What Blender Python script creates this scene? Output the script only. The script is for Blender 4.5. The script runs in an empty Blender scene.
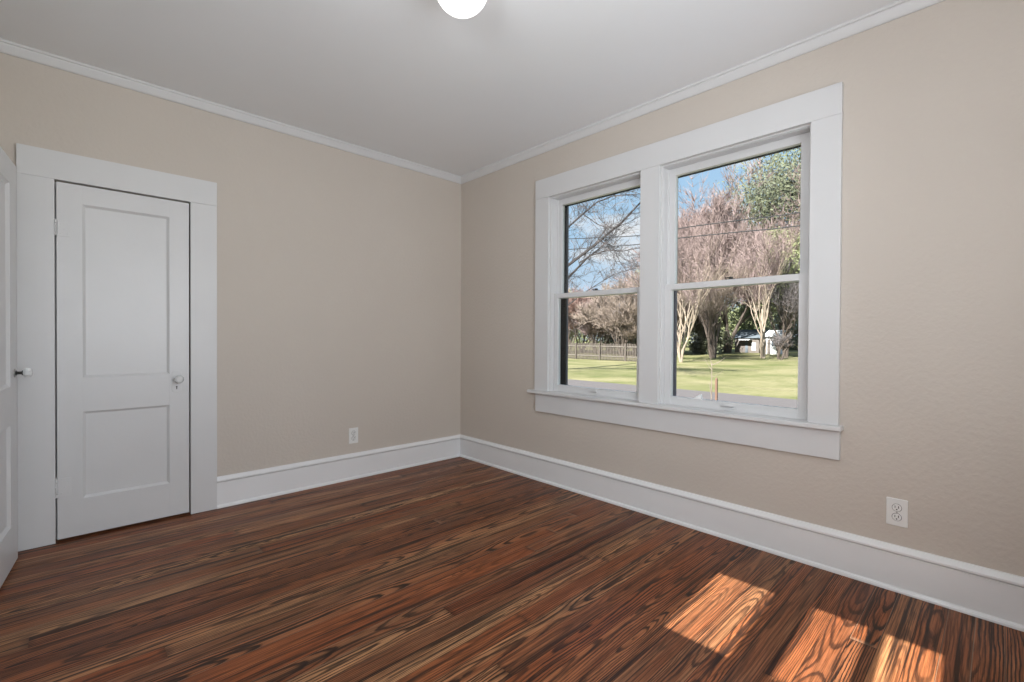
import bpy, math, random
import numpy as np
from mathutils import Vector, Matrix
S = bpy.context.scene
COL = S.collection
PI = math.pi

# ------------------------------------------------------------------ camera
CP = Vector((-2.7738, -3.6345, 1.1596))
YAW, PITCH, ROLL, FPX = 0.809686, -0.0091615, 0.0053394, 467.787
AX = Vector((math.cos(YAW)*math.cos(PITCH), math.sin(YAW)*math.cos(PITCH), math.sin(PITCH)))
_r = AX.cross(Vector((0, 0, 1))).normalized(); _u = _r.cross(AX)
RT = math.cos(ROLL)*_r + math.sin(ROLL)*_u
UP = -math.sin(ROLL)*_r + math.cos(ROLL)*_u
cam = bpy.data.objects.new('camera', bpy.data.cameras.new('camera'))
COL.objects.link(cam)
M4 = Matrix((RT, UP, -AX)).transposed().to_4x4(); M4.translation = CP
cam.matrix_world = M4
cam.data.sensor_width = 36.0; cam.data.lens = FPX/1024*36.0
cam.data.clip_start = 0.02; cam.data.clip_end = 500
S.camera = cam

def at(px, py, x):
    """world point of a sight line where it meets the plane at distance x from the window wall"""
    d = AX + (px-512)/FPX*RT - (py-341)/FPX*UP
    return CP + d*((x-CP.x)/d.x)

# ------------------------------------------------------------------ view, sky, sun, added fill light
S.view_settings.view_transform = 'Standard'
S.view_settings.look = 'None'
S.view_settings.exposure = 0.0
S.view_settings.gamma = 1.0
S.view_settings.use_curve_mapping = False

SUN_EL = math.radians(38); SUN_DIR = Vector((math.cos(SUN_EL), 0.03*math.cos(SUN_EL), -math.sin(SUN_EL)))
sun = bpy.data.objects.new('sun', bpy.data.lights.new('sun', 'SUN')); COL.objects.link(sun)
sun.data.energy = 19.0; sun.data.angle = math.radians(0.35); sun.data.color = (1, .975, .93)
sun.rotation_euler = SUN_DIR.to_track_quat('-Z', 'Y').to_euler()

def area(name, loc, direction, sx, sy, power, color=(1, 1, 1)):
    l = bpy.data.objects.new(name, bpy.data.lights.new(name, 'AREA')); COL.objects.link(l)
    l.data.shape = 'RECTANGLE'; l.data.size = sx; l.data.size_y = sy; l.data.energy = power; l.data.color = color
    l.location = loc; l.rotation_euler = Vector(direction).to_track_quat('-Z', 'Z').to_euler()
    return l
area('fill_rear_window', (-1.98, -4.28, 1.50), (0, 1, .42), 1.7, 1.4, 56, (.955, .985, 1.035))  # added fill lamp at the unseen rear opening, tilted up toward the ceiling
area('fill_high_window', (-3.22, -3.16, 1.87), (1, 0, .75), .9, .5, 35, (.955, .985, 1.035))  # added fill lamp at the unseen high opening, for window wall and ceiling

SKYLOC = (.3, .9, .0)
def world_sky():
    w = bpy.data.worlds.new('sky'); S.world = w; w.use_nodes = True
    nt = w.node_tree; nt.nodes.clear(); N = nt.nodes.new; L = nt.links.new
    out = N('ShaderNodeOutputWorld'); bg = N('ShaderNodeBackground'); tc = N('ShaderNodeTexCoord')
    sep = N('ShaderNodeSeparateXYZ'); L(tc.outputs['Generated'], sep.inputs[0])
    ramp = N('ShaderNodeValToRGB'); L(sep.outputs['Z'], ramp.inputs[0])
    e = ramp.color_ramp.elements
    e[0].position = 0.0; e[0].color = (.70, .82, .97, 1)
    e[1].position = .55; e[1].color = (.38, .63, .95, 1)
    m = e.new(.22); m.color = (.47, .71, .97, 1)
    mp = N('ShaderNodeMapping'); mp.inputs['Scale'].default_value = (1, 1, 2.6); mp.inputs['Location'].default_value = SKYLOC; L(tc.outputs['Generated'], mp.inputs[0])
    no = N('ShaderNodeTexNoise'); no.inputs['Scale'].default_value = 4.2; no.inputs['Detail'].default_value = 7
    no.inputs['Roughness'].default_value = .56; L(mp.outputs[0], no.inputs[0])
    cr = N('ShaderNodeValToRGB'); L(no.outputs['Fac'], cr.inputs[0])
    cr.color_ramp.elements[0].position = .50; cr.color_ramp.elements[1].position = .64
    mix = N('ShaderNodeMix'); mix.data_type = 'RGBA'
    L(cr.outputs[0], mix.inputs['Factor']); L(ramp.outputs[0], mix.inputs[6]); mix.inputs[7].default_value = (.93, .95, 1, 1)
    L(mix.outputs[2], bg.inputs[0]); bg.inputs[1].default_value = .95
    L(bg.outputs[0], out.inputs[0])
world_sky()

# ------------------------------------------------------------------ object helpers
def tag(o, label=None, cat=None, group=None, kind=None):
    for k, v in (('label', label), ('category', cat), ('group', group), ('kind', kind)):
        if v: o[k] = v
    return o
def empty(name, loc=(0, 0, 0), rz=0, parent=None):
    o = bpy.data.objects.new(name, None); COL.objects.link(o); o.location = loc; o.rotation_euler = (0, 0, rz)
    o.empty_display_size = .1
    if parent: o.parent = parent
    return o
class MB:
    def __init__(s): s.v = []; s.f = []
    def box(s, x0, x1, y0, y1, z0, z1):
        b = len(s.v)
        s.v += [(x0,y0,z0),(x1,y0,z0),(x1,y1,z0),(x0,y1,z0),(x0,y0,z1),(x1,y0,z1),(x1,y1,z1),(x0,y1,z1)]
        s.f += [tuple(b+i for i in q) for q in ((0,3,2,1),(4,5,6,7),(0,1,5,4),(1,2,6,5),(2,3,7,6),(3,0,4,7))]
        return s
    def quad(s, *p):
        b = len(s.v); s.v += [tuple(q) for q in p]; s.f.append(tuple(range(b, b+len(p)))); return s
    def sweep(s, prof, A, B):
        """closed profile [(x,y,z) offsets] swept from A to B"""
        n = len(prof); b = len(s.v)
        for P in (A, B): s.v += [tuple(Vector(P)+Vector(q)) for q in prof]
        for i in range(n): j = (i+1) % n; s.f.append((b+i, b+j, b+n+j, b+n+i))
        s.f.append(tuple(b+i for i in reversed(range(n)))); s.f.append(tuple(b+n+i for i in range(n)))
        return s
    def tube(s, pts, rad, n=4, caps=True):
        pts = [Vector(p) for p in pts]; b = len(s.v)
        for i, p in enumerate(pts):
            d = (pts[min(i+1, len(pts)-1)]-pts[max(i-1, 0)])
            d = d.normalized() if d.length > 1e-9 else Vector((0, 0, 1))
            a = d.cross(Vector((.31, .17, .93))); a = a.normalized() if a.length > 1e-3 else Vector((1, 0, 0)); c = d.cross(a)
            r = rad[i] if hasattr(rad, '__len__') else rad
            for k in range(n):
                t = 2*PI*k/n; s.v.append(tuple(p+(a*math.cos(t)+c*math.sin(t))*r))
        for i in range(len(pts)-1):
            for k in range(n):
                j = (k+1) % n; s.f.append((b+i*n+k, b+i*n+j, b+(i+1)*n+j, b+(i+1)*n+k))
        if caps:
            s.f.append(tuple(b+k for k in reversed(range(n)))); e = b+(len(pts)-1)*n; s.f.append(tuple(e+k for k in range(n)))
        return s
    def lathe(s, prof, org, axis, n=24, cap=True):
        """prof [(radius, height)] turned about axis through org"""
        ax = Vector(axis).normalized(); a = ax.orthogonal().normalized(); c = ax.cross(a); b = len(s.v); org = Vector(org)
        for r, h in prof:
            for k in range(n):
                t = 2*PI*(k+.5)/n; s.v.append(tuple(org+ax*h+(a*math.cos(t)+c*math.sin(t))*r))
        for i in range(len(prof)-1):
            for k in range(n):
                j = (k+1) % n; s.f.append((b+i*n+k, b+i*n+j, b+(i+1)*n+j, b+(i+1)*n+k))
        if cap:
            s.f.append(tuple(b+k for k in reversed(range(n)))); e = b+(len(prof)-1)*n; s.f.append(tuple(e+k for k in range(n)))
        return s
    def build(s, name, m, parent=None, bevel=0, smooth=False, seg=2):
        me = bpy.data.meshes.new(name); me.from_pydata(s.v, [], s.f); me.update()
        if smooth: me.polygons.foreach_set('use_smooth', [True]*len(me.polygons))
        o = bpy.data.objects.new(name, me); COL.objects.link(o); me.materials.append(m)
        if parent: o.parent = parent
        if bevel:
            bv = o.modifiers.new('bevel', 'BEVEL'); bv.width = bevel; bv.segments = seg; bv.limit_method = 'ANGLE'
        return o

# ------------------------------------------------------------------ materials
def mat(name):
    m = bpy.data.materials.new(name); m.use_nodes = True
    nt = m.node_tree; b = nt.nodes['Principled BSDF']; return m, nt, b, nt.nodes.new, nt.links.new
def math_n(nt, op, a, b=None, c=None):
    n = nt.nodes.new('ShaderNodeMath'); n.operation = op
    for i, v in enumerate((a, b, c)):
        if v is None: continue
        if isinstance(v, (int, float)): n.inputs[i].default_value = v
        else: nt.links.new(v, n.inputs[i])
    return n.outputs[0]
def mixc(nt, fac, a, b, mode='MIX'):
    n = nt.nodes.new('ShaderNodeMix'); n.data_type = 'RGBA'; n.blend_type = mode
    for sock, v in ((n.inputs['Factor'], fac), (n.inputs[6], a), (n.inputs[7], b)):
        if isinstance(v, (int, float)): sock.default_value = v
        elif isinstance(v, tuple): sock.default_value = (*v, 1) if len(v) == 3 else v
        else: nt.links.new(v, sock)
    return n.outputs[2]
def noise(nt, vec, scale, detail=3, rough=.5):
    n = nt.nodes.new('ShaderNodeTexNoise'); n.inputs['Scale'].default_value = scale
    n.inputs['Detail'].default_value = detail; n.inputs['Roughness'].default_value = rough
    if vec is not None: nt.links.new(vec, n.inputs['Vector'])
    return n.outputs['Fac']
def ramp(nt, fac, stops):
    n = nt.nodes.new('ShaderNodeValToRGB'); nt.links.new(fac, n.inputs[0]); e = n.color_ramp.elements
    while len(e) < len(stops): e.new(.5)
    for i, (p, c) in enumerate(stops):
        e[i].position = p; e[i].color = (c, c, c, 1) if isinstance(c, (int, float)) else (*c, 1)
    return n.outputs[0]
def wpos(nt):
    return nt.nodes.new('ShaderNodeNewGeometry').outputs['Position']
def simple(name, col, rough=.6, metal=0, var=0.0, vscale=6, bump=0, bscale=60, spec=.5):
    m, nt, b, N, L = mat(name)
    b.inputs['Roughness'].default_value = rough; b.inputs['Metallic'].default_value = metal
    b.inputs['Specular IOR Level'].default_value = spec
    p = wpos(nt)
    f = noise(nt, p, vscale, 4)
    lo = tuple(c*(1-var) for c in col); hi = tuple(min(1, c*(1+var)) for c in col)
    L(mixc(nt, f, lo, hi), b.inputs['Base Color'])
    if bump:
        bn = N('ShaderNodeBump'); bn.inputs['Strength'].default_value = bump; bn.inputs['Distance'].default_value = .004
        L(noise(nt, p, bscale, 4, .55), bn.inputs['Height']); L(bn.outputs[0], b.inputs['Normal'])
    return m
BASEP = simple('baseboard_gloss_floor_lit', (.86, .865, .87), .25, var=.025, vscale=5, bump=.10, bscale=28)  # baseboard white raised above the trim to stand in for light near the floor
TRIM = simple('white_trim_paint', (.70, .70, .70), .38, var=.025, vscale=5, bump=.10, bscale=28)
DOORP = simple('white_door_paint', (.695, .695, .695), .34, var=.03, vscale=4, bump=.14, bscale=22)
CEIL = simple('ceiling_paint', (.875, .89, .905), .8, var=.015, vscale=3, bump=.06, bscale=90)
PLASTIC = simple('outlet_plastic', (.82, .82, .80), .3, var=.01)
DARK = simple('dark_slot', (.02, .02, .02), .5)
IRON = simple('dark_metal', (.045, .043, .04), .4, .7)
STEEL = simple('worn_steel', (.42, .41, .39), .3, .9)
SCREEN = simple('black_screen_frame', (.014, .013, .012), .7)
BRICKM = simple('grey_weathered_frame', (.16, .15, .17), .8, var=.35, vscale=30)
PAPER = simple('white_paper', (.9, .9, .9), .7)

def m_wall():
    m, nt, b, N, L = mat('beige_plaster'); p = wpos(nt)
    b.inputs['Roughness'].default_value = .62; b.inputs['Specular IOR Level'].default_value = .35
    L(mixc(nt, noise(nt, p, 1.7, 3), (.592, .535, .474), (.632, .572, .508)), b.inputs['Base Color'])
    # trowelled drywall texture: soft ridges and a few small blobs
    h1 = ramp(nt, noise(nt, p, 48, 3, .5), [(.40, 0.0), (.62, 1.0)])
    h2 = ramp(nt, noise(nt, p, 21, 2, .5), [(.62, 0.0), (.70, 1.0)])
    h = math_n(nt, 'ADD', h1, math_n(nt, 'MULTIPLY', h2, .7))
    bn = N('ShaderNodeBump'); bn.inputs['Strength'].default_value = .15; bn.inputs['Distance'].default_value = .004
    L(h, bn.inputs['Height']); L(bn.outputs[0], b.inputs['Normal'])
    return m
WALL = m_wall()

SEED = 11.7
def m_floor():
    m, nt, b, N, L = mat('heart_pine_boards'); p = wpos(nt)
    W = .083
    sep = N('ShaderNodeSeparateXYZ'); L(p, sep.inputs[0]); X, Y = sep.outputs[0], sep.outputs[1]
    yb = math_n(nt, 'DIVIDE', Y, W); row = math_n(nt, 'FLOOR', yb); fr = math_n(nt, 'SUBTRACT', yb, row)
    wn = N('ShaderNodeTexWhiteNoise'); wn.noise_dimensions = '1D'; L(row, wn.inputs['W'])
    xs = math_n(nt, 'DIVIDE', math_n(nt, 'ADD', X, math_n(nt, 'MULTIPLY', wn.outputs['Value'], 23.0)), 6.5)
    seg = math_n(nt, 'FLOOR', xs); fs = math_n(nt, 'SUBTRACT', xs, seg)
    cv = N('ShaderNodeCombineXYZ'); L(row, cv.inputs[0]); L(seg, cv.inputs[1])
    rn = N('ShaderNodeTexWhiteNoise'); rn.noise_dimensions = '2D'; L(cv.outputs[0], rn.inputs['Vector'])
    rs = N('ShaderNodeSeparateColor'); L(rn.outputs['Color'], rs.inputs[0]); r1, r2, r3 = rs.outputs
    cv2 = N('ShaderNodeCombineXYZ'); L(row, cv2.inputs[0]); L(seg, cv2.inputs[1]); cv2.inputs[2].default_value = SEED
    rn2 = N('ShaderNodeTexWhiteNoise'); rn2.noise_dimensions = '3D'; L(cv2.outputs[0], rn2.inputs['Vector'])
    rs2 = N('ShaderNodeSeparateColor'); L(rn2.outputs['Color'], rs2.inputs[0]); r4, r5, r6 = rs2.outputs
    # log cut: distance from a wandering pith gives cathedral and straight grain
    def vec(sx, sy, off):
        c = N('ShaderNodeCombineXYZ'); L(math_n(nt, 'MULTIPLY_ADD', X, sx, math_n(nt, 'MULTIPLY', off, 83.0)), c.inputs[0])
        L(math_n(nt, 'MULTIPLY', Y, sy), c.inputs[1]); L(math_n(nt, 'MULTIPLY', off, 31.0), c.inputs[2]); return c.outputs[0]
    v0 = math_n(nt, 'MULTIPLY', math_n(nt, 'SUBTRACT', r1, .5), .12)
    v = math_n(nt, 'ADD', math_n(nt, 'MULTIPLY', math_n(nt, 'SUBTRACT', fr, .5), W), v0)
    wander = math_n(nt, 'MULTIPLY', math_n(nt, 'SUBTRACT', noise(nt, vec(.95, 0, r2), 1.0, 2, .4), .5), .14)
    hh = math_n(nt, 'ADD', math_n(nt, 'MULTIPLY_ADD', r2, .05, .016), wander)
    rad = math_n(nt, 'SQRT', math_n(nt, 'ADD', math_n(nt, 'MULTIPLY', v, v), math_n(nt, 'MULTIPLY', hh, hh)))
    wob = math_n(nt, 'MULTIPLY', math_n(nt, 'SUBTRACT', noise(nt, vec(4.0, 22, r3), 1.0, 4, .6), .5), .013)
    rad = math_n(nt, 'ADD', rad, wob)
    rf = math_n(nt, 'MULTIPLY', rad, math_n(nt, 'MULTIPLY_ADD', r4, 60, 95))
    saw = math_n(nt, 'FRACT', rf)
    late = ramp(nt, saw, [(0.0, .9), (.10, .10), (.36, 0.0), (.60, .12), (.74, .85), (.88, 1.0), (1.0, 1.0)])
    # where the dark late wood and the old stain bite harder
    big = noise(nt, vec(.7, 5.0, r5), 1.0, 4, .6)
    bite = math_n(nt, 'MULTIPLY', ramp(nt, big, [(.34, .55), (.56, 1.0)]), ramp(nt, r3, [(.15, .45), (.6, 1.0)]))
    tone = mixc(nt, ramp(nt, r6, [(0.0, 0.0), (.5, .28), (1.0, 1.0)]), (.33, .098, .033), (.58, .315, .150))
    tone = mixc(nt, ramp(nt, r5, [(.55, 0.0), (.95, .7)]), tone, (.16, .052, .024))
    tone = mixc(nt, ramp(nt, noise(nt, vec(1.1, 12, r1), 1.0, 5, .65), [(.38, 0.0), (.66, .8)]), tone, (.25, .072, .026))
    streak = ramp(nt, noise(nt, vec(4, 260, r2), 1.0, 3, .6), [(.34, .36), (.62, 1.2)])
    tone = mixc(nt, 1.0, tone, streak, 'MULTIPLY')
    col = mixc(nt, math_n(nt, 'MULTIPLY', late, bite), tone, (.019, .0095, .0068))
    stain = ramp(nt, noise(nt, vec(.8, 40, r3), 1.0, 5, .62), [(.53, 0.0), (.62, .9)])
    col = mixc(nt, stain, col, (.022, .0115, .008))
    # seams between boards and at board ends
    edge = math_n(nt, 'MINIMUM', fr, math_n(nt, 'SUBTRACT', 1.0, fr))
    seam = ramp(nt, edge, [(.008, 1.0), (.022, 0.0)])
    eend = math_n(nt, 'MINIMUM', fs, math_n(nt, 'SUBTRACT', 1.0, fs))
    seam2 = ramp(nt, eend, [(.0003, 1.0), (.0010, 0.0)])
    sm = math_n(nt, 'MAXIMUM', seam, math_n(nt, 'MULTIPLY', seam2, .55))
    seamcol = mixc(nt, ramp(nt, r2, [(.80, 0.0), (.86, .8)]), (.014, .007, .005), (.36, .25, .17))   # a few seams filled pale
    col = mixc(nt, math_n(nt, 'MULTIPLY', sm, .85), col, seamcol)
    L(col, b.inputs['Base Color'])
    L(ramp(nt, noise(nt, vec(2, 8, r4), 1.0, 4), [(.3, .30), (.75, .46)]), b.inputs['Roughness'])
    b.inputs['Specular IOR Level'].default_value = .18
    ht = math_n(nt, 'SUBTRACT', math_n(nt, 'MULTIPLY', late, -.25), sm)
    bn = N('ShaderNodeBump'); bn.inputs['Strength'].default_value = .28; bn.inputs['Distance'].default_value = .0015
    L(ht, bn.inputs['Height']); L(bn.outputs[0], b.inputs['Normal'])
    return m
FLOOR = m_floor()

def m_glass():
    m, nt, b, N, L = mat('window_glass'); nt.nodes.remove(b); out = nt.nodes['Material Output']
    t = N('ShaderNodeBsdfTransparent'); t.inputs[0].default_value = (.97, .98, .975, 1)
    g = N('ShaderNodeBsdfGlossy'); g.inputs['Roughness'].default_value = .01
    fr = N('ShaderNodeFresnel'); fr.inputs[0].default_value = 1.25
    mx = N('ShaderNodeMixShader'); L(fr.outputs[0], mx.inputs[0]); L(t.outputs[0], mx.inputs[1]); L(g.outputs[0], mx.inputs[2])
    L(mx.outputs[0], out.inputs[0]); return m
GLASS = m_glass()
def m_crystal():
    m, nt, b, N, L = mat('cut_glass')
    b.inputs['Base Color'].default_value = (.93, .95, .95, 1); b.inputs['Roughness'].default_value = .08
    b.inputs['Transmission Weight'].default_value = .35; b.inputs['IOR'].default_value = 1.5
    L(noise(nt, wpos(nt), 9, 2), b.inputs['Coat Weight'])
    return m
CRYSTAL = m_crystal()
def m_globe():
    m, nt, b, N, L = mat('lit_opal_glass')
    b.inputs['Base Color'].default_value = (.9, .9, .9, 1); b.inputs['Roughness'].default_value = .25
    b.inputs['Emission Color'].default_value = (1, .985, .96, 1)
    L(math_n(nt, 'MULTIPLY_ADD', noise(nt, wpos(nt), 7, 2), .12, GLOBE_E), b.inputs['Emission Strength'])
    return m
GLOBE_E = 1.9
GLOBE = m_globe()

# ------------------------------------------------------------------ the room
XL, YF, HC = -3.06, -4.16, 2.69         # left wall, rear wall, ceiling height
T = .18
def struct(o, label, cat): return tag(o, label, cat, kind='structure')

struct(MB().box(XL-T, T, YF-T, T, -.12, 0).build('floor', FLOOR), 'dark heart pine board floor with bold grain running toward the window wall', 'floor')
struct(MB().box(XL-T, T, YF-T, T, HC, HC+.2).build('ceiling', CEIL), 'smooth grey-white painted ceiling with white crown moulding', 'ceiling')

# back wall with the closet door opening, recess closed behind the door
CDX0, CDX1, CDT = -2.82, -2.194, 2.014
b = MB().box(XL-T, CDX0, 0, T, 0, HC).box(CDX1, T, 0, T, 0, HC).box(CDX0, CDX1, 0, T, CDT, HC).box(CDX0, CDX1, .06, T, 0, CDT)
struct(b.build('wall_back', WALL), 'beige textured wall holding the closed white closet door', 'wall')

# window wall with two sash openings
WY = [(-1.971, -1.157), (-2.947, -2.108)]
WZ0, WZ1 = .715, 2.262
b = MB().box(0, T, WY[0][1], 0, 0, HC).box(0, T, YF-T, WY[1][0], 0, HC).box(0, T, WY[1][1], WY[0][0], 0, HC)
for y0, y1 in WY: b.box(0, T, y0, y1, 0, WZ0).box(0, T, y0, y1, WZ1, HC)
struct(b.build('wall_right', WALL), 'beige textured wall around the double window, lit from the room', 'wall')

# left wall: doorway for the opened door, and an added high three-light window toward the camera
HZ0, HZ1, HY0, HY1 = 1.56, 2.18, -3.63, -2.70
DY0, DY1 = -1.70, -.905
b = (MB().box(XL-T, XL, DY1, 0, 0, HC).box(XL-T, XL, DY0, DY1, 2.03, HC).box(XL-T, XL, HY1, DY0, 0, HC)
     .box(XL-T, XL, HY0, HY1, 0, HZ0).box(XL-T, XL, HY0, HY1, HZ1, HC).box(XL-T, XL, YF-T, HY0, 0, HC))
b.box(XL-.9, XL-.84, DY0-.06, DY1+.06, 0, 2.1).box(XL-.84, XL-T, DY0-.06, DY0, 0, 2.1).box(XL-.84, XL-T, DY1, DY1+.06, 0, 2.1).box(XL-.84, XL-T, DY0, DY1, 2.04, 2.1).box(XL-.84, XL-T, DY0, DY1, -.1, 0)
struct(b.build('wall_left', WALL), 'beige wall with the doorway of the opened door', 'wall')
# rear wall with a window opening added for the fill lamp
RX0, RX1, RZ0, RZ1 = -2.85, -1.1, .8, 2.2
b = MB().box(XL, RX0, YF-T, YF, 0, HC).box(RX1, 0, YF-T, YF, 0, HC).box(RX0, RX1, YF-T, YF, 0, RZ0).box(RX0, RX1, YF-T, YF, RZ1, HC)
struct(b.build('wall_front', WALL), 'beige wall behind the viewer with an added wide window', 'wall')

# baseboards: board, rounded cap, shoe moulding at the floor
def baseboard(name, A, B, n, label, e=0.0):
    """n = direction into the room"""
    n = Vector(n); o = empty(name)
    def prof(pts): return [tuple(n*d+Vector((0, 0, z))) for d, z in pts]
    def mk(nm, pts, bev):
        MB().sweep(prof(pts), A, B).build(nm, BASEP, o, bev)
    mk('board', [(0, 0), (.016, 0), (.016, .170), (0, .170)], .001)
    mk('cap', [(0, .1735), (.020, .1735), (.026, .178), (.026, .187), (.017, .198), (.010, .206), (0, .208)], 0)
    mk('shoe_moulding', [(.0, 0), (.029, 0), (.0285, .009), (.025, .016), (.0165, .021), (0, .021)], 0)
    struct(o, label, 'baseboard'); return o
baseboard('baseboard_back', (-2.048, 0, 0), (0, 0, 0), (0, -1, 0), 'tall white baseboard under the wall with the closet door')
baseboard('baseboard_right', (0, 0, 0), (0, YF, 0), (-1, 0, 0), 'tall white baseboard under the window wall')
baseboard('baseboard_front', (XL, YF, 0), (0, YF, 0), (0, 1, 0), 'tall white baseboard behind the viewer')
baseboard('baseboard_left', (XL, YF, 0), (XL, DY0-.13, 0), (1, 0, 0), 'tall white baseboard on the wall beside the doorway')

def crown(name, A, B, n, label):
    n = Vector(n)
    pts = [(0, HC), (0, 2.633), (.008, 2.633), (.014, 2.640), (.030, 2.668), (.032, 2.676), (.040, 2.678), (.040, HC)]
    o = MB().sweep([tuple(n*d+Vector((0, 0, z))) for d, z in pts], A, B).build(name, TRIM)
    struct(o, label, 'crown moulding')
crown('trim_1', (XL, 0, 0), (0, 0, 0), (0, -1, 0), 'slim white crown moulding above the closet door wall')
crown('trim_2', (0, 0, 0), (0, YF, 0), (-1, 0, 0), 'slim white crown moulding above the double window')
crown('trim_3', (XL, YF, 0), (0, YF, 0), (0, 1, 0), 'slim white crown moulding behind the viewer')
crown('trim_4', (XL, YF, 0), (XL, 0, 0), (1, 0, 0), 'slim white crown moulding above the doorway')

# closet door casing
o = empty('trim_5')
MB().box(-2.964, CDX0, -.026, 0, 0, 2.014).build('side_casing', TRIM, o, .0012)
MB().box(CDX1, -2.048, -.026, 0, 0, 2.014).build('side_casing', TRIM, o, .0012)
MB().box(-2.964, -2.048, -.027, 0, 2.0145, 2.17).build('head_casing', TRIM, o, .0012)
MB().box(CDX0, CDX0+.020, .048, .06, 0, CDT).box(CDX1-.020, CDX1, .048, .06, 0, CDT).box(CDX0+.020, CDX1-.020, .048, .06, CDT-.02, CDT).build('door_stop', TRIM, o)
struct(o, 'flat white board casing around the closed closet door', 'door casing')
# casing of the doorway in the left wall (behind the opened door)
o = empty('trim_6')
MB().box(XL, XL+.022, DY0-.13, DY0, 0, 2.03).build('side_casing', TRIM, o, .003)
MB().box(XL, XL+.004, DY1, DY1+.11, 0, 2.03).build('side_casing', TRIM, o)
MB().box(XL, XL+.022, DY0-.13, DY1+.11, 2.0305, 2.16).build('head_casing', TRIM, o, .003)
struct(o, 'flat white board casing around the doorway', 'door casing')

# ------------------------------------------------------------------ doors
def two_panel_door(name, w, h, t, px0, px1, p1, p2, label):
    """local frame: hinge edge at x=0, front face at y=0, base z=0"""
    root = empty(name); struct(root, label, 'door')
    m = MB().box(0, px0, 0, t, 0, h).box(px1, w, 0, t, 0, h)
    for z0, z1 in ((0, p2[0]), (p2[1], p1[0]), (p1[1], h)): m.box(px0, px1, 0, t, z0, z1)
    m.build('door_leaf', DOORP, root, .0006)
    for z0, z1 in (p1, p2):
        q = MB().box(px0, px1, .0125, t-.0125, z0, z1)
        # sloped sticking around the recessed panel, front and back
        for ys, yp in ((.0015, .0125), (t-.0015, t-.0125)):
            k = .013
            a = [(px0, ys, z0), (px1, ys, z0), (px1, ys, z1), (px0, ys, z1)]
            c = [(px0+k, yp, z0+k), (px1-k, yp, z0+k), (px1-k, yp, z1-k), (px0+k, yp, z1-k)]
            for i in range(4):
                j = (i+1) % 4; f = (a[i], a[j], c[j], c[i]); q.quad(*(f if ys < t/2 else f[::-1]))
        q.build('panel', DOORP, root)
    return root

def glass_knob(parent, x, z, yf, sgn=-1, metal=None):
    metal = metal or STEEL
    """cut glass knob on a metal shank standing out of the face at y=yf along sgn*y"""
    h = empty('door_handle', (x, yf, z), 0, parent)
    MB().lathe([(.014, 0), (.014, .006), (.008, .009), (.0075, .024), (.0125, .027), (.0125, .031)], (0, 0, 0), (0, sgn, 0), 16).build('shank', metal, h)
    MB().lathe([(.010, .029), (.017, .032), (.0255, .041), (.027, .050), (.0235, .058), (.014, .063)], (0, 0, 0), (0, sgn, 0), 8).build('knob', CRYSTAL, h)
    return h
def escutcheon(parent, x, z0, z1, yf, w=.042, sgn=-1, paint=None):
    m = MB(); n = 10; r = w/2; pts = []
    for k in range(n+1): t = PI*k/n; pts.append((x+r*math.cos(t), z1-r*.7+r*.7*math.sin(t)))
    for k in range(n+1): t = PI+PI*k/n; pts.append((x+r*math.cos(t), z0+r*.7+r*.7*math.sin(t)))
    b = len(m.v); N = len(pts)
    for y in (yf, yf+sgn*.004): m.v += [(px, y, pz) for px, pz in pts]
    for i in range(N): j = (i+1) % N; m.f.append((b+i, b+j, b+N+j, b+N+i))
    m.f.append(tuple(range(b+N, b+2*N))); m.f.append(tuple(reversed(range(b, b+N))))
    e = m.build('escutcheon', paint or TRIM, parent, .001)
    k = MB().lathe([(.0042, 0), (.0042, .0006)], (x, yf+sgn*.004, z0+.036), (0, sgn, 0), 12).box(x-.002, x+.002, yf+min(sgn*.004, sgn*.0046), yf+max(sgn*.004, sgn*.0046), z0+.020, z0+.036)
    k.build('keyhole', DARK, e); return e
def hinge(parent, z0, z1, yf, x=0.0, out=.062):
    """surface leaf on the door face and a knuckle in the gap"""
    m = MB().box(x+.004, x+out, yf-.004, yf, z0, z1)
    n = 5; hz = (z1-z0)/n
    for i in range(n): m.lathe([(.0075, 0.0008), (.0075, hz-.0008)], (x-.004, yf-.006, z0+i*hz), (0, 0, 1), 12)
    m.lathe([(.003, 0), (.0045, .003), (.003, .007)], (x-.004, yf-.006, z1), (0, 0, 1), 10)
    o = m.build('hinge', TRIM, parent, .0006)
    s = MB()
    for sx, sz in ((.018, .2), (.046, .2), (.018, .8), (.046, .8), (.032, .5)): s.lathe([(.0042, 0), (.0036, .0012)], (x+sx, yf-.004, z0+(z1-z0)*sz), (0, -1, 0), 10)
    s.build('screws', TRIM, o); return o

D1W = -2.2015+2.8125
d1 = two_panel_door('door_1', D1W, 1.990, .035, .106, .508, (.897, 1.884), (.209, .703), 'closed white two-panel closet door with a painted knob plate')
d1.location = (-2.8125, -.016, .015)
glass_knob(d1, .550, .866, -.004); escutcheon(d1, .545, .780, .920, 0, .050)
hinge(d1, 1.690, 1.776, 0, out=.056); hinge(d1, .235, .340, 0, out=.056)

d2 = two_panel_door('door_2', .76, 2.0, .035, .125, .605, (.892, 1.88), (.206, .703), 'opened white two-panel door swung back beside the closet door')
hx, hy = -3.030, -.914
d2.location = (hx, hy, .012); d2.rotation_euler = (0, 0, math.atan2(.756, .073))
glass_knob(d2, .70, .952, 0, metal=IRON)
MB().lathe([(.022, 0), (.022, .003), (.016, .005)], (.70, 0, .952), (0, -1, 0), 20).build('rosette', STEEL, d2)
MB().box(.7595, .7612, .006, .029, .89, .99).build('latch_plate', STEEL, d2)
for z0 in (.25, 1.66): MB().lathe([(.007, 0), (.007, .09)], (-.006, .040, z0), (0, 0, 1), 12).build('hinge', TRIM, d2)

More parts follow.
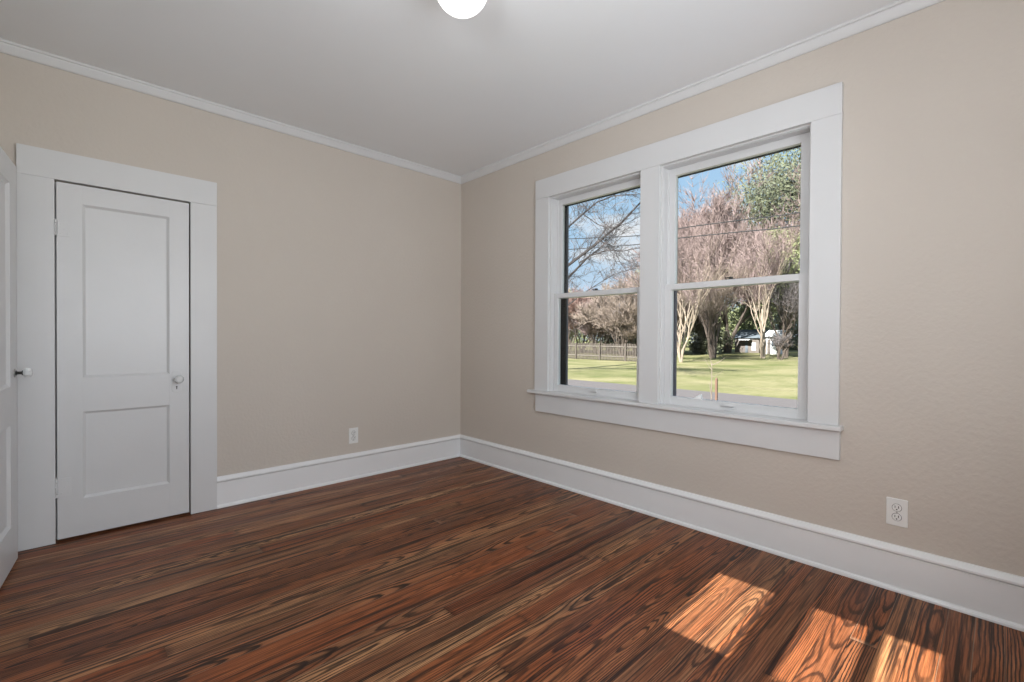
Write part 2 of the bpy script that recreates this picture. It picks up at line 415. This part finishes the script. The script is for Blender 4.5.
# ------------------------------------------------------------------ double window
o = empty('trim_7'); xf = -.026
MB().box(xf, 0, WY[0][1], -1.016, .7305, WZ1).build('side_casing', TRIM, o, .0012)
MB().box(xf, 0, -3.080, WY[1][0], .7305, WZ1).build('side_casing', TRIM, o, .0012)
MB().box(xf, 0, WY[1][1], WY[0][0], .7305, WZ1).build('mullion_casing', TRIM, o, .0012)
MB().box(xf-.001, 0, -3.080, -1.016, WZ1+.0005, 2.415).build('head_casing', TRIM, o, .0012)
MB().box(-.060, .0, -3.098, -.962, .706, .730).box(0, .05, *WY[0], .7155, .730).box(0, .05, *WY[1], .7155, .730).build('stool', TRIM, o, .005, seg=3)
MB().box(-.024, 0, -3.085, -1.025, .560, .7055).build('apron', TRIM, o, .0012)
struct(o, 'wide white casing, stool and apron around the double window', 'window casing')

def sash_window(name, y0, y1, label, left_strip, lst, st_r):
    root = empty(name); struct(root, label, 'window')
    zb, zt = .730, WZ1
    j = .008
    # jamb liner, inner stops, parting bead
    MB().box(0, T+.01, y0, y0+j, zb, zt).box(0, T+.01, y1-j, y1, zb, zt).box(0, T+.01, y0+j, y1-j, zt-j, zt).box(.05, T+.03, y0+j, y1-j, WZ0+.0005, zb-.002).build('jamb', TRIM, root, .001)
    s = .004
    MB().box(.010, .034, y0+j, y0+j+s, zb, zt-j).box(.010, .034, y1-j-s, y1-j, zb, zt-j).box(.010, .034, y0+j+s, y1-j-s, zt-j-s, zt-j).build('stop', TRIM, root, .002)
    MB().box(.0715, .0785, y0+j, y0+j+.010, 1.50, zt-j).box(.0715, .0785, y1-j-.010, y1-j, 1.50, zt-j).build('parting_bead', TRIM, root)
    a, c = y0+j+.001, y1-j-.001
    def sash(nm, x0, x1, z0, z1, st, sl, bot, top):
        f = MB().box(x0, x1, a, a+st, z0, z1).box(x0, x1, c-sl, c, z0, z1).box(x0, x1, a+st, c-sl, z0, z0+bot).box(x0, x1, a+st, c-sl, z1-top, z1)
        f = f.build(nm, TRIM, root, .0015)
        xm = (x0+x1)/2
        MB().box(xm-.0015, xm+.0015, a+st-.002, c-sl+.002, z0+bot-.002, z1-top+.002).build('pane', GLASS, f)
        return f
    lo = sash('lower_sash', .036, .071, zb+.0005, 1.502, st_r, lst, .052, .036)
    up = sash('upper_sash', .079, .114, 1.466, zt-j-.0005, st_r+.008, lst, .036, .046)
    ym = (a+c)/2
    # sash lock on the meeting rail, lift on the bottom rail
    k = MB().box(.042, .066, ym-.026, ym+.026, 1.5025, 1.506).lathe([(.011, 0), (.011, .010), (.007, .013)], (.054, ym, 1.506), (0, 0, 1), 14).box(.036, .050, ym-.008, ym+.030, 1.510, 1.516)
    k.build('sash_lock', IRON, lo, .001)
    m = MB().box(.0335, .0358, ym-.045, ym+.045, zb+.012, zb+.040)
    m.box(.018, .0335, ym-.030, ym+.030, zb+.026, zb+.030).box(.018, .021, ym-.030, ym+.030, zb+.026, zb+.036)
    m.build('sash_lift', TRIM, lo, .0008)
    # pulley plate near the top of the far jamb
    p = MB().box(.040, .068, y1-j-.0025, y1-j, 2.03, 2.10); p.build('sash_pulley', STEEL if False else TRIM, root, .001)
    # black outer screen frame and weathered outer frame
    xo = .122; w = .012; lw = left_strip; edge = SCREEN if left_strip > .04 else BRICKM; sz = zt-j-.0505 if left_strip > .04 else 1.466
    MB().box(xo, xo+.014, y0+j, y0+j+w+.052, zb, zt-j).box(xo, xo+.014, y0+j+w+.052, y1-j-.0005, zt-j-.050, zt-j).build('screen_frame', SCREEN, root, .001)
    MB().box(xo, xo+.014, y1-j-lw, y1-j, zb, sz).build('screen_stile', edge, root, .001)
    MB().box(T+.012, T+.045, y1, y1+.06, .70, zt+.02).box(T+.012, T+.045, y0-.06, y0+.004, .70, zt+.02).box(T+.012, T+.045, y0+.004, y1, zt-.02, zt+.02).build('outer_casing', BRICKM, root)
    return root
sash_window('window_1', *WY[0], 'double-hung sash window nearer the corner, branches and a picket fence outside', .052, .040, .046)
sash_window('window_2', *WY[1], 'double-hung sash window farther from the corner, with lawn and a pale-trunked tree outside', .034, .046, .053)

# unseen high window added here, its three lights cut to cast the sun patches
w3 = empty('added_window_high'); struct(w3, 'added high three-light window out of view on the doorway wall', 'window')
lights = [(-3.017, -2.762), (-3.355, -3.161), (-3.575, -3.412)]
za, zb_ = 1.612, 2.146; x0, x1 = -3.14, -3.10
m = MB().box(x0, x1, HY0, HY1, HZ0, za).box(x0, x1, HY0, HY1, zb_, HZ1)
ys = sorted([HY0]+[v for l in lights for v in l]+[HY1])
for i in range(0, len(ys), 2): m.box(x0, x1, ys[i], ys[i+1], za, zb_)
m.build('window_frame', TRIM, w3)
for l0, l1 in lights: MB().box(-3.1215, -3.1185, l0-.002, l1+.002, za-.002, zb_+.002).build('pane', GLASS, w3)
w4 = empty('added_window_rear'); struct(w4, 'added wide window out of view on the wall behind the viewer', 'window')  # unseen window added behind the camera to carry the fill lamp
m = MB().box(RX0, RX0+.06, YF-.1, YF-.06, RZ0, RZ1).box(RX1-.06, RX1, YF-.1, YF-.06, RZ0, RZ1).box(-2.01, -1.95, YF-.1, YF-.06, RZ0, RZ1)
for a0, a1 in ((RX0+.06, -2.01), (-1.95, RX1-.06)): m.box(a0, a1, YF-.1, YF-.06, RZ0, RZ0+.06).box(a0, a1, YF-.1, YF-.06, RZ1-.06, RZ1)
m.build('window_frame', TRIM, w4)
for a0, a1 in ((RX0+.058, -2.008), (-1.952, RX1-.058)): MB().box(a0, a1, YF-.0815, YF-.0785, RZ0+.058, RZ1-.058).build('pane', GLASS, w4)

# ------------------------------------------------------------------ small things in the room
def outlet(name, loc, rz, label):
    """local: plate lies on the wall, faces -y"""
    r = empty(name, loc, rz); tag(r, label, 'outlet', 'wall outlets')
    MB().box(-.039, .039, -.006, 0, -.063, .063).build('cover_plate', PLASTIC, r, .003, seg=3)
    for dz in (-.0215, .0215):
        s = MB().lathe([(.0165, 0), (.0165, .0022), (.0155, .0030)], (0, -.006, dz), (0, -1, 0), 20).build('socket', PLASTIC, r)
        d = MB().box(-.0075, -.0050, -.00945, -.0090, dz-.001, dz+.009).box(.0050, .0080, -.00945, -.0090, dz-.002, dz+.009).lathe([(.0030, 0), (.0030, .00045)], (0, -.0090, dz-.008), (0, -1, 0), 10)
        d.build('slots', DARK, s)
        MB().lathe([(.0182, 0), (.0182, .0003)], (0, -.006, dz), (0, -1, 0), 20).build('socket_gap', DARK, s)
    MB().lathe([(.0032, 0), (.0026, .0012)], (0, -.006, 0), (0, -1, 0), 10).build('screw', STEEL, r)
    return r
outlet('wall_outlet', (-1.087, -.0005, .350), 0, 'small white outlet above the baseboard on the closet door wall')
outlet('wall_outlet', (-.0005, -3.305, .360), -PI/2, 'white outlet low on the window wall, past the end of the window casing')
bpy.data.objects['wall_outlet.001'].rotation_euler = (0, 0, -PI/2)

LX, LY = -1.611, -2.106
lt = empty('ceiling_light', (LX, LY, HC)); tag(lt, 'lit round white glass globe light on the ceiling', 'ceiling light')
MB().lathe([(.075, -.0005), (.075, -.014), (.060, -.026), (.042, -.030), (.042, -.046)], (0, 0, 0), (0, 0, 1), 32).build('canopy', TRIM, lt, smooth=False)
gp = [(.041, -.030), (.045, -.040)]
R0, zc0 = .110, -.114
for k in range(0, 21):
    t = math.radians(62-152*k/20); gp.append((max(.0005, R0*math.cos(t)), zc0+R0*.95*math.sin(t)))
MB().lathe(gp, (0, 0, 0), (0, 0, 1), 40).build('globe', GLOBE, lt, smooth=True)

s = MB(); sy, sz, sx = -2.335, .7825, .0475
s.v += [(sx, sy+.028, sz), (sx, sy-.006, sz), (sx, sy-.022, sz+.030), (sx+.012, sy+.028, sz), (sx+.012, sy-.006, sz), (sx+.012, sy-.022, sz+.030),
        (sx, sy-.030, sz), (sx+.012, sy-.030, sz)]
s.f += [(0, 2, 1), (3, 4, 5), (0, 1, 4, 3), (0, 3, 5, 2), (1, 2, 6), (4, 7, 5), (2, 5, 7, 6), (1, 6, 7, 4)]
tag(s.build('paper_scrap', PAPER), 'small folded white paper scrap standing on the lower rail of the window', 'paper')

# ------------------------------------------------------------------ outside
GZ = -.60
def m_lawn():
    m, nt, b, N, L = mat('lawn_grass'); p = wpos(nt); b.inputs['Roughness'].default_value = .9; b.inputs['Specular IOR Level'].default_value = .1
    c = mixc(nt, ramp(nt, noise(nt, p, .35, 5, .6), [(.35, 0.0), (.65, 1.0)]), (.122, .132, .050), (.262, .232, .128))
    c = mixc(nt, ramp(nt, noise(nt, p, 5, 4, .7), [(.4, 0.0), (.7, .5)]), c, (.085, .097, .037))
    L(c, b.inputs['Base Color']); return m
LAWN = m_lawn()
ROAD = simple('grey_asphalt', (0.105, 0.092, 0.091), .9, var=.2, vscale=14)
struct(MB().box(T+.0, 160, -70, 120, GZ-.3, GZ).build('lawn', LAWN), 'green and straw coloured lawn across the road', 'lawn')
struct(MB().box(8.3, 12.3, -70, 120, GZ, GZ+.012).build('road', ROAD), 'grey asphalt road running past the house', 'road')

BARK_PALE = simple('pale_smooth_bark', (0.304, 0.244, 0.191), .8, var=.35, vscale=2.5)
BARK_BRN = simple('brown_bark', (0.099, 0.076, 0.063), .9, var=.35, vscale=3)
BARK_GRY = simple('grey_bark', (0.038, 0.032, 0.032), .9, var=.3, vscale=3)
TW_PINK = simple('pinkish_twigs', (.225, .165, .155), .9, var=.25, vscale=.6)
TW_RED = simple('reddish_twigs', (.265, .165, .140), .9, var=.3, vscale=.6)
TW_TAN = simple('tan_twigs', (.205, .160, .130), .9, var=.3, vscale=.6)
TW_GRY = simple('grey_twigs', (0.125, 0.109, 0.109), .9, var=.25, vscale=.8)
LEAF_D = simple('evergreen_leaves', (0.111, 0.120, 0.068), .75, var=.55, vscale=1.2)
LEAF_B = simple('fresh_leaves', (.17, .215, .085), .75, var=.35, vscale=1.0)
LEAF_G = simple('olive_leaves', (0.181, 0.198, 0.091), .75, var=.45, vscale=1.0)

def grow(mb, tips, rng, p, d, length, r, level, maxlev, spread, up, sides, kids=3, wob=.12):
    n = 4; pts = [p.copy()]; rad = [r]; q = p.copy(); dd = d.copy()
    for i in range(n):
        dd = (dd+Vector((rng.gauss(0, wob), rng.gauss(0, wob), rng.gauss(0, wob)*.6+up*.1))).normalized()
        q = q+dd*(length/n); pts.append(q.copy()); rad.append(r*(1-.55*(i+1)/n))
    mb.tube(pts, rad, sides, caps=(level == 0))
    if level >= maxlev:
        tips.append((pts[2], dd.copy())); tips.append((pts[-1], dd.copy())); return
    for k in range(kids+1):
        f = 1.0 if k == kids else rng.uniform(.35, .95)
        i = min(n-1, int(f*n)); w = f*n-i; base = pts[i].lerp(pts[i+1], w)
        ax = Vector((rng.gauss(0, 1), rng.gauss(0, 1), rng.gauss(0, .7)))
        ax = (ax-dd*ax.dot(dd)); ax = ax.normalized() if ax.length > 1e-3 else dd.orthogonal()
        nd = (dd+ax*spread*rng.uniform(.5, 1.2)+Vector((0, 0, up*.35))).normalized()
        grow(mb, tips, rng, base, nd, length*rng.uniform(.55, .8), rad[i]*.62, level+1, maxlev, spread, up, max(3, sides-1), kids, wob)

def bare_tree(name, label, base, h, r, stems, bark, twig, seed, lean=.25, spread=.6, up=.5, levels=3, twigs=5, tl=.09, tr=.012, group=None, kids=3, trunk=.34, cat='tree'):
    rng = random.Random(seed); root = empty(name, base); tag(root, label, cat, group)
    mb = MB(); tips = []
    for k in range(stems):
        a = 2*PI*(k+rng.random()*.6)/stems
        l = lean*rng.uniform(.35, 1.2) if stems > 1 else lean*.2
        d = Vector((math.cos(a)*l, math.sin(a)*l, 1)).normalized()
        p0 = Vector((math.cos(a)*r*.9, math.sin(a)*r*.9, -.05)) if stems > 1 else Vector((0, 0, -.05))
        grow(mb, tips, rng, p0, d, h*trunk*rng.uniform(.85, 1.1), r, 0, levels, spread, up, 6, kids)
    mb.build('trunk', bark, root)
    tm = MB()
    for p, d in tips:
        for k in range(twigs):
            v = Vector((rng.gauss(0, .55), rng.gauss(0, .55), rng.gauss(.25, .45)))+d*.9
            v = v.normalized()*h*tl*rng.uniform(.5, 1.4)
            mid = p+v*.5+Vector((rng.gauss(0, .06), rng.gauss(0, .06), rng.gauss(0, .05)))*h*tl
            tm.tube([p, mid, p+v], [tr, tr*.8, tr*.35], 3, caps=False)
    tm.build('twigs', twig, root)
    return root

def leafy(name, label, base, h, w, bark, leaf, seed, n=5200, ls=.16, group=None, blobs=16, low=.18, cat='tree'):
    rng = random.Random(seed); root = empty(name, base); tag(root, label, cat, group)
    mb = MB(); tips = []
    grow(mb, tips, rng, Vector((0, 0, -.05)), Vector((0, 0, 1)), h*.55, max(.06, h*.018), 0, 2, .7, .4, 6, 4)
    mb.build('trunk', bark, root)
    f = MB(); bl = []
    for k in range(blobs):
        t = rng.uniform(low, .97); rr = w*.5*(1-abs(t-.5)**1.6*1.5)*rng.uniform(.2, .8); a = rng.uniform(0, 2*PI)
        bl.append((Vector((rr*math.cos(a), rr*math.sin(a), h*t)), w*rng.uniform(.16, .30)))
    for k in range(n):
        c, rad = rng.choice(bl)
        v = Vector((rng.gauss(0, 1), rng.gauss(0, 1), rng.gauss(0, .8))).normalized()*rad*rng.uniform(.55, 1.08)
        p = c+v; a = Vector((rng.gauss(0, 1), rng.gauss(0, 1), rng.gauss(0, 1))).normalized(); b2 = a.orthogonal().normalized()
        s = ls*rng.uniform(.6, 1.4); f.quad(p-a*s, p-b2*s*.45, p+a*s, p+b2*s*.45)
    f.build('foliage', leaf, root)
    return root

def gp_(px, x):
    """ground point under picture column px at distance x"""
    q = at(px, 341, x); return Vector((q.x, q.y, GZ))

# --- big trees seen through the second window
bare_tree('crape_myrtle', 'pale-trunked multi-stem tree on the lawn in front of the white shed', gp_(763, 41), 10.0, .10, 6, BARK_PALE, TW_PINK, 12, lean=.07, spread=.30, up=.6, levels=4, twigs=3, tr=.016, kids=2, trunk=.44)
bare_tree('crape_myrtle', 'tall pale slanting-stemmed tree nearest the middle post of the double window', gp_(681, 29), 7.8, .065, 10, BARK_PALE, TW_PINK, 8, lean=.36, spread=.34, up=.6, levels=4, twigs=3, tr=.012, kids=2, trunk=.5)
bare_tree('tree', 'thick dark brown trunk wrapped in vines left of the grey shed', gp_(713, 38), 9.0, .15, 8, BARK_BRN, TW_TAN, 15, lean=.12, spread=.45, up=.6, levels=4, twigs=2, tr=.013, kids=2, trunk=.36)
bare_tree('tree', 'tall rosy-crowned bare tree behind the vine-wrapped trunk', gp_(702, 50), 20.5, .26, 4, BARK_BRN, TW_PINK, 21, lean=.34, spread=.62, up=.42, levels=4, twigs=6, tr=.024, trunk=.34, tl=.06)
bare_tree('tree', 'rosy-crowned bare tree rising beside the tall evergreen', gp_(727, 54), 21.0, .26, 4, BARK_BRN, TW_PINK, 22, lean=.34, spread=.62, up=.42, levels=4, twigs=6, tr=.025, trunk=.34, tl=.06)
bare_tree('tree', 'dark slim bare tree standing just beyond the white shed', gp_(786, 44), 9.5, .12, 3, BARK_BRN, TW_GRY, 25, lean=.22, spread=.5, up=.6, levels=3, twigs=5, tr=.018, trunk=.4)
bare_tree('tree', 'short dark forked tree at the edge of the white shed', gp_(780, 40), 2.2, .13, 3, BARK_BRN, TW_GRY, 27, lean=.25, spread=.6, up=.4, levels=3, twigs=3, tr=.016, trunk=.45)
leafy('evergreen_tree', 'tall dense evergreen tree against the sky at the far side of the lawn', gp_(782, 60), 25.5, 17.0, BARK_BRN, LEAF_D, 31, n=34000, ls=.20, blobs=46, low=.22)
leafy('evergreen_tree', 'olive green leafy tree lower and nearer than the tall evergreen', gp_(786, 48), 13.5, 6.0, BARK_BRN, LEAF_G, 32, n=9000, ls=.15, blobs=22, low=.30)
leafy('evergreen_tree', 'dark green bushy evergreen behind the vine-wrapped trunk', gp_(703, 47), 4.6, 4.6, BARK_BRN, LEAF_D, 33, n=7500, ls=.14, blobs=16, low=.10)
leafy('evergreen_tree', 'bright green rounded tree rising behind the grey shed', gp_(747, 62), 8.0, 5.6, BARK_BRN, LEAF_B, 34, n=7500, ls=.14, blobs=16, low=.2)

# --- thicket behind the fence, seen through the first window
thick = [(568, 36, 8.2, TW_RED, 'reddish bare bush tree behind the picket fence, nearest the dark frame edge'),
         (582, 40, 9.0, TW_RED, 'reddish bare bush tree behind the picket fence, second from the dark frame edge'),
         (596, 37, 7.8, TW_PINK, 'rosy bare bush tree behind the middle of the picket fence'),
         (610, 42, 9.2, TW_TAN, 'tan bare bush tree behind the picket fence, set far back'),
         (622, 35, 8.4, TW_TAN, 'sandy bare bush tree behind the picket fence with dense twigs'),
         (636, 38, 9.6, TW_TAN, 'tan bare bush tree behind the far end of the picket fence'),
         (652, 40, 10.0, TW_TAN, 'tan bare tree hidden partly by the middle post of the double window'),
         (672, 44, 12.0, TW_PINK, 'rosy bare tree just showing past the middle post of the double window')]
for i, (px, x, h, tw, lab) in enumerate(thick):
    bare_tree('bare_tree', lab, gp_(px, x), h, .085, 7, BARK_BRN, tw, 50+i, lean=.55, spread=.65, up=.38, levels=3, twigs=9, tr=.020, kids=3, trunk=.33, group='bare trees behind the fence')
leafy('evergreen_tree', 'olive green leafy tree in the thicket behind the fence', gp_(560, 40), 7.5, 4.5, BARK_BRN, LEAF_G, 41, n=7500, ls=.14)
leafy('evergreen_tree', 'yellow-green leafy tree top above the thicket beside the middle post', gp_(645, 46), 10.0, 5.0, BARK_BRN, LEAF_G, 42, n=7500, ls=.14)
leafy('evergreen_tree', 'dark evergreen bush low inside the thicket behind the fence', gp_(622, 44), 5.5, 6.5, BARK_BRN, LEAF_D, 43, n=7500, ls=.14, low=.1)

far = [(545, 78, 9, 12, LEAF_D, 'distant dark evergreen on the skyline above the near end of the fence'),
       (585, 84, 9, 13, LEAF_G, 'distant olive tree on the skyline above the middle of the fence'),
       (625, 80, 8, 12, LEAF_D, 'distant dark evergreen on the skyline above the far end of the fence'),
       (665, 76, 9, 12, LEAF_G, 'distant olive tree behind the middle post of the double window'),
       (697, 82, 8, 12, LEAF_D, 'distant dark evergreen on the skyline behind the pale slanting stems'),
       (724, 84, 7, 11, LEAF_G, 'distant olive tree on the skyline behind the grey shed'),
       (770, 80, 7, 12, LEAF_G, 'distant olive tree on the skyline behind the white shed'),
       (806, 76, 8, 12, LEAF_D, 'distant dark evergreen on the skyline at the far edge of the lawn')]
for i, (px, x, h, w, lf, lab) in enumerate(far):
    leafy('distant_tree', lab, gp_(px, x), h, w, BARK_BRN, lf, 70+i, n=5200, ls=.26, blobs=26, low=.04, group='distant trees behind the lawn')

# --- near tree whose limbs cross the first window
def limb_tree():
    rng = random.Random(5); X0 = 14.0
    base = Vector((X0, at(528, 341, X0).y, GZ)); root = empty('overhanging_tree', base)
    tag(root, 'bare grey tree with long limbs reaching across the window nearer the corner', 'tree')
    mb = MB(); tips = []
    def P(px, py, x): return at(px, py, x)-base
    mb.tube([Vector((0, 0, -.05)), P(529, 330, X0), P(531, 290, X0), P(528, 240, X0), P(524, 190, X0), P(528, 150, X0+.3)], [.24, .21, .18, .15, .11, .05], 8)
    limbs = [([(530, 305), (548, 283), (567, 266), (592, 247), (621, 223), (639, 204), (656, 186)], .095, 0),
             ([(531, 318), (550, 296), (567, 279), (587, 258), (599, 249), (612, 236)], .08, .5),
             ([(528, 250), (548, 238), (567, 228), (583, 214), (597, 202), (613, 196), (640, 194)], .06, -.4),
             ([(575, 221), (583, 214), (597, 224), (607, 228), (618, 222)], .03, -.3),
             ([(579, 263), (590, 256), (608, 250), (623, 251), (639, 248), (660, 250)], .035, .3),
             ([(523, 200), (548, 200), (575, 196), (596, 188), (620, 186), (645, 176)], .045, -.6),
             ([(534, 322), (560, 312), (582, 294), (598, 284), (612, 275), (636, 268)], .035, .6),
             ([(600, 241), (612, 246), (620, 262), (630, 276), (640, 282)], .022, .2)]
    for pts, r, dx in limbs:
        q = [P(px, py, X0+dx*min(1, i/2)) for i, (px, py) in enumerate(pts)]
        mb.tube(q, [r*(1-.75*i/(len(q)-1)) for i in range(len(q))], 5)
        for i in range(1, len(q)):
            for k in range(4):
                p = q[i-1].lerp(q[i], rng.random()); d = (q[i]-q[i-1]).normalized()
                nd = (d+Vector((rng.gauss(0, .6), rng.gauss(0, .6), rng.gauss(.1, .6)))).normalized()
                grow(mb, tips, rng, p, nd, rng.uniform(.5, 1.1), max(.010, r*.22), 1, 2, .7, .2, 4, 2, .16)
    mb.build('trunk', BARK_GRY, root)
    tm = MB()
    for p, d in tips:
        for k in range(3):
            v = (d+Vector((rng.gauss(0, .6), rng.gauss(0, .6), rng.gauss(.1, .6)))).normalized()*rng.uniform(.2, .6)
            tm.tube([p, p+v*.5+Vector((rng.gauss(0, .03), rng.gauss(0, .03), rng.gauss(0, .03))), p+v], [.007, .006, .003], 3, caps=False)
    tm.build('twigs', TW_GRY, root)
limb_tree()

# --- picket fence
WOODG = simple('weathered_fence_wood', (0.076, 0.061, 0.051), .9, var=.4, vscale=4)
WOODL = simple('weathered_fence_rail', (0.112, 0.096, 0.083), .9, var=.3, vscale=4)
fx = 27.0; fy0, fy1 = at(655, 341, fx).y, at(540, 341, fx).y
fr = empty('picket_fence', (fx, (fy0+fy1)/2, GZ)); tag(fr, 'weathered grey-brown picket fence with pale rails at the back of the lawn', 'fence')
L2 = (fy1-fy0)/2; rng = random.Random(2)
pk = MB(); y = -L2
while y < L2:
    hgt = 1.25+rng.uniform(-.04, .04); pk.box(0, .025, y, y+.085, .04, hgt)
    pk.v += [(0, y, hgt), (0, y+.085, hgt), (0, y+.0425, hgt+.06), (.025, y, hgt), (.025, y+.085, hgt), (.025, y+.0425, hgt+.06)]
    n = len(pk.v)-6; pk.f += [(n, n+1, n+2), (n+3, n+5, n+4), (n, n+2, n+5, n+3), (n+1, n+4, n+5, n+2)]
    y += .135
pk.build('pickets', WOODG, fr)
for z in (.28, 1.02): MB().box(-.045, -.002, -L2, L2, z, z+.085).build('rail', WOODL, fr)
y = -L2
while y < L2+.1: MB().box(-.13, -.046, y-.05, y+.05, -.05, 1.30).build('post', WOODG, fr); y += 2.3

# --- sheds beyond the lawn
SIDING = simple('grey_brown_siding', (0.132, 0.112, 0.099), .9, var=.2, vscale=6)
ROOFG = simple('slate_blue_roof', (0.112, 0.132, 0.155), .85, var=.15, vscale=8)
WHITEP = simple('white_siding', (0.540, 0.547, 0.562), .6, var=.05)
def shed(name, label, x, pxa, pxb, wall_h, roof_h, depth, wm, rm):
    ya, yb = at(pxb, 341, x).y, at(pxa, 341, x).y
    r = empty(name, (x, (ya+yb)/2, GZ)); tag(r, label, 'shed'); hw = (yb-ya)/2
    MB().box(0, depth, -hw, hw, 0, wall_h).build('walls', wm, r)
    e = .25; m = MB()
    m.v += [(-e, -hw-e, wall_h), (depth+e, -hw-e, wall_h), (depth+e, hw+e, wall_h), (-e, hw+e, wall_h), (depth/2, -hw-e, wall_h+roof_h), (depth/2, hw+e, wall_h+roof_h)]
    m.f += [(0, 3, 2, 1), (0, 4, 5, 3), (1, 2, 5, 4), (0, 1, 4), (3, 5, 2)]
    m.build('roof', rm, r); return r, hw
r, hw = shed('grey_shed', 'low grey-brown shed with a slate blue roof and pale awning', 56, 735, 759, 1.75, 1.05, 5, SIDING, ROOFG)
a = MB(); a.box(-.9, -.02, -hw*.45, hw*.55, 1.50, 1.62); a.build('awning', WHITEP, r)
MB().box(-.03, -.001, -hw*.75, -hw*.40, .3, 1.2).build('window', WHITEP, r)
MB().box(-.04, -.001, -hw*.1, hw*.12, .02, 1.45).build('shed_door', ROOFG, r)
r, hw = shed('white_shed', 'bright white shed behind the pale multi-stem tree', 53, 765, 777, 1.9, .75, 4, WHITEP, WHITEP)
MB().box(-.03, -.001, -hw*.65, -hw*.15, .9, 1.5).build('window', ROOFG, r)
MB().box(-.03, -.001, hw*.1, hw*.6, .02, 1.6).build('shed_door', SIDING, r)

# --- utility wires
WIRE = simple('black_wire', (.02, .02, .022), .6)
def wire(pts, label):
    q = [Vector((9.0, y, z)) for y, z in pts]; out = []
    for i in range(len(q)-1):
        p0, p1, p2, p3 = q[max(i-1, 0)], q[i], q[i+1], q[min(i+2, len(q)-1)]
        for k in range(6):
            t = k/6; out.append(.5*((2*p1)+(p2-p0)*t+(2*p0-5*p1+4*p2-p3)*t*t+(3*p1-p0-3*p2+p3)*t**3))
    out.append(q[-1])
    o = MB().tube(out, .0125, 6).build('utility_wire', WIRE); tag(o, label, 'wire', 'utility wires')
wire([(30, 7.2), (15, 5.2), (9, 4.62), (6.138, 4.337), (3.52, 4.05), (2.19, 4.05), (.8, 4.0), (-.46, 3.945), (-4, 3.9), (-20, 4.6)], 'upper of the two black utility wires strung along the road')
wire([(30, 6.4), (15, 4.7), (9, 4.17), (6.135, 3.994), (3.52, 3.80), (2.3, 3.795), (.8, 3.72), (-.466, 3.655), (-4, 3.6), (-20, 4.3)], 'lower of the two black utility wires strung along the road')

# --- stake and sapling near the house
st = at(716.5, 378, 4.2)
MB().box(-.011, .011, -.011, .011, 0, 0).v
s = MB(); hgt = st.z-GZ
s.box(-.014, .014, -.014, .014, -.05, hgt-.02)
s.v += [(-.014, -.014, hgt-.02), (.014, -.014, hgt-.02), (.014, .014, hgt-.02), (-.014, .014, hgt-.02), (0, 0, hgt+.015)]
n = len(s.v)-5; s.f += [(n, n+1, n+4), (n+1, n+2, n+4), (n+2, n+3, n+4), (n+3, n, n+4)]
o = s.build('wooden_stake', simple('red_cedar_stake', (0.144, 0.078, 0.054), .8, var=.2)); o.location = (st.x, st.y, GZ)
tag(o, 'thin reddish wooden stake standing outside the window beside the sapling', 'stake')
bp = at(711, 400, 4.4); base = Vector((bp.x, bp.y, GZ))
rt = empty('sapling', base); tag(rt, 'thin bare tan sapling outside the window beside the wooden stake', 'sapling')
m = MB(); top = at(712, 362, 4.4)-base; tips = []; rng = random.Random(4)
m.tube([Vector((0, 0, -.04)), Vector((.01, .0, top.z*.5)), top], [.011, .009, .004], 6)
for k in range(9):
    p = Vector((.01, 0, top.z*.5)).lerp(top, rng.uniform(.1, 1)); d = Vector((rng.gauss(0, .7), rng.gauss(0, .7), .6)).normalized()
    m.tube([p, p+d*.10, p+d*.2+Vector((0, 0, .03))], [.004, .003, .0015], 4)
m.build('stem', TW_TAN, rt)
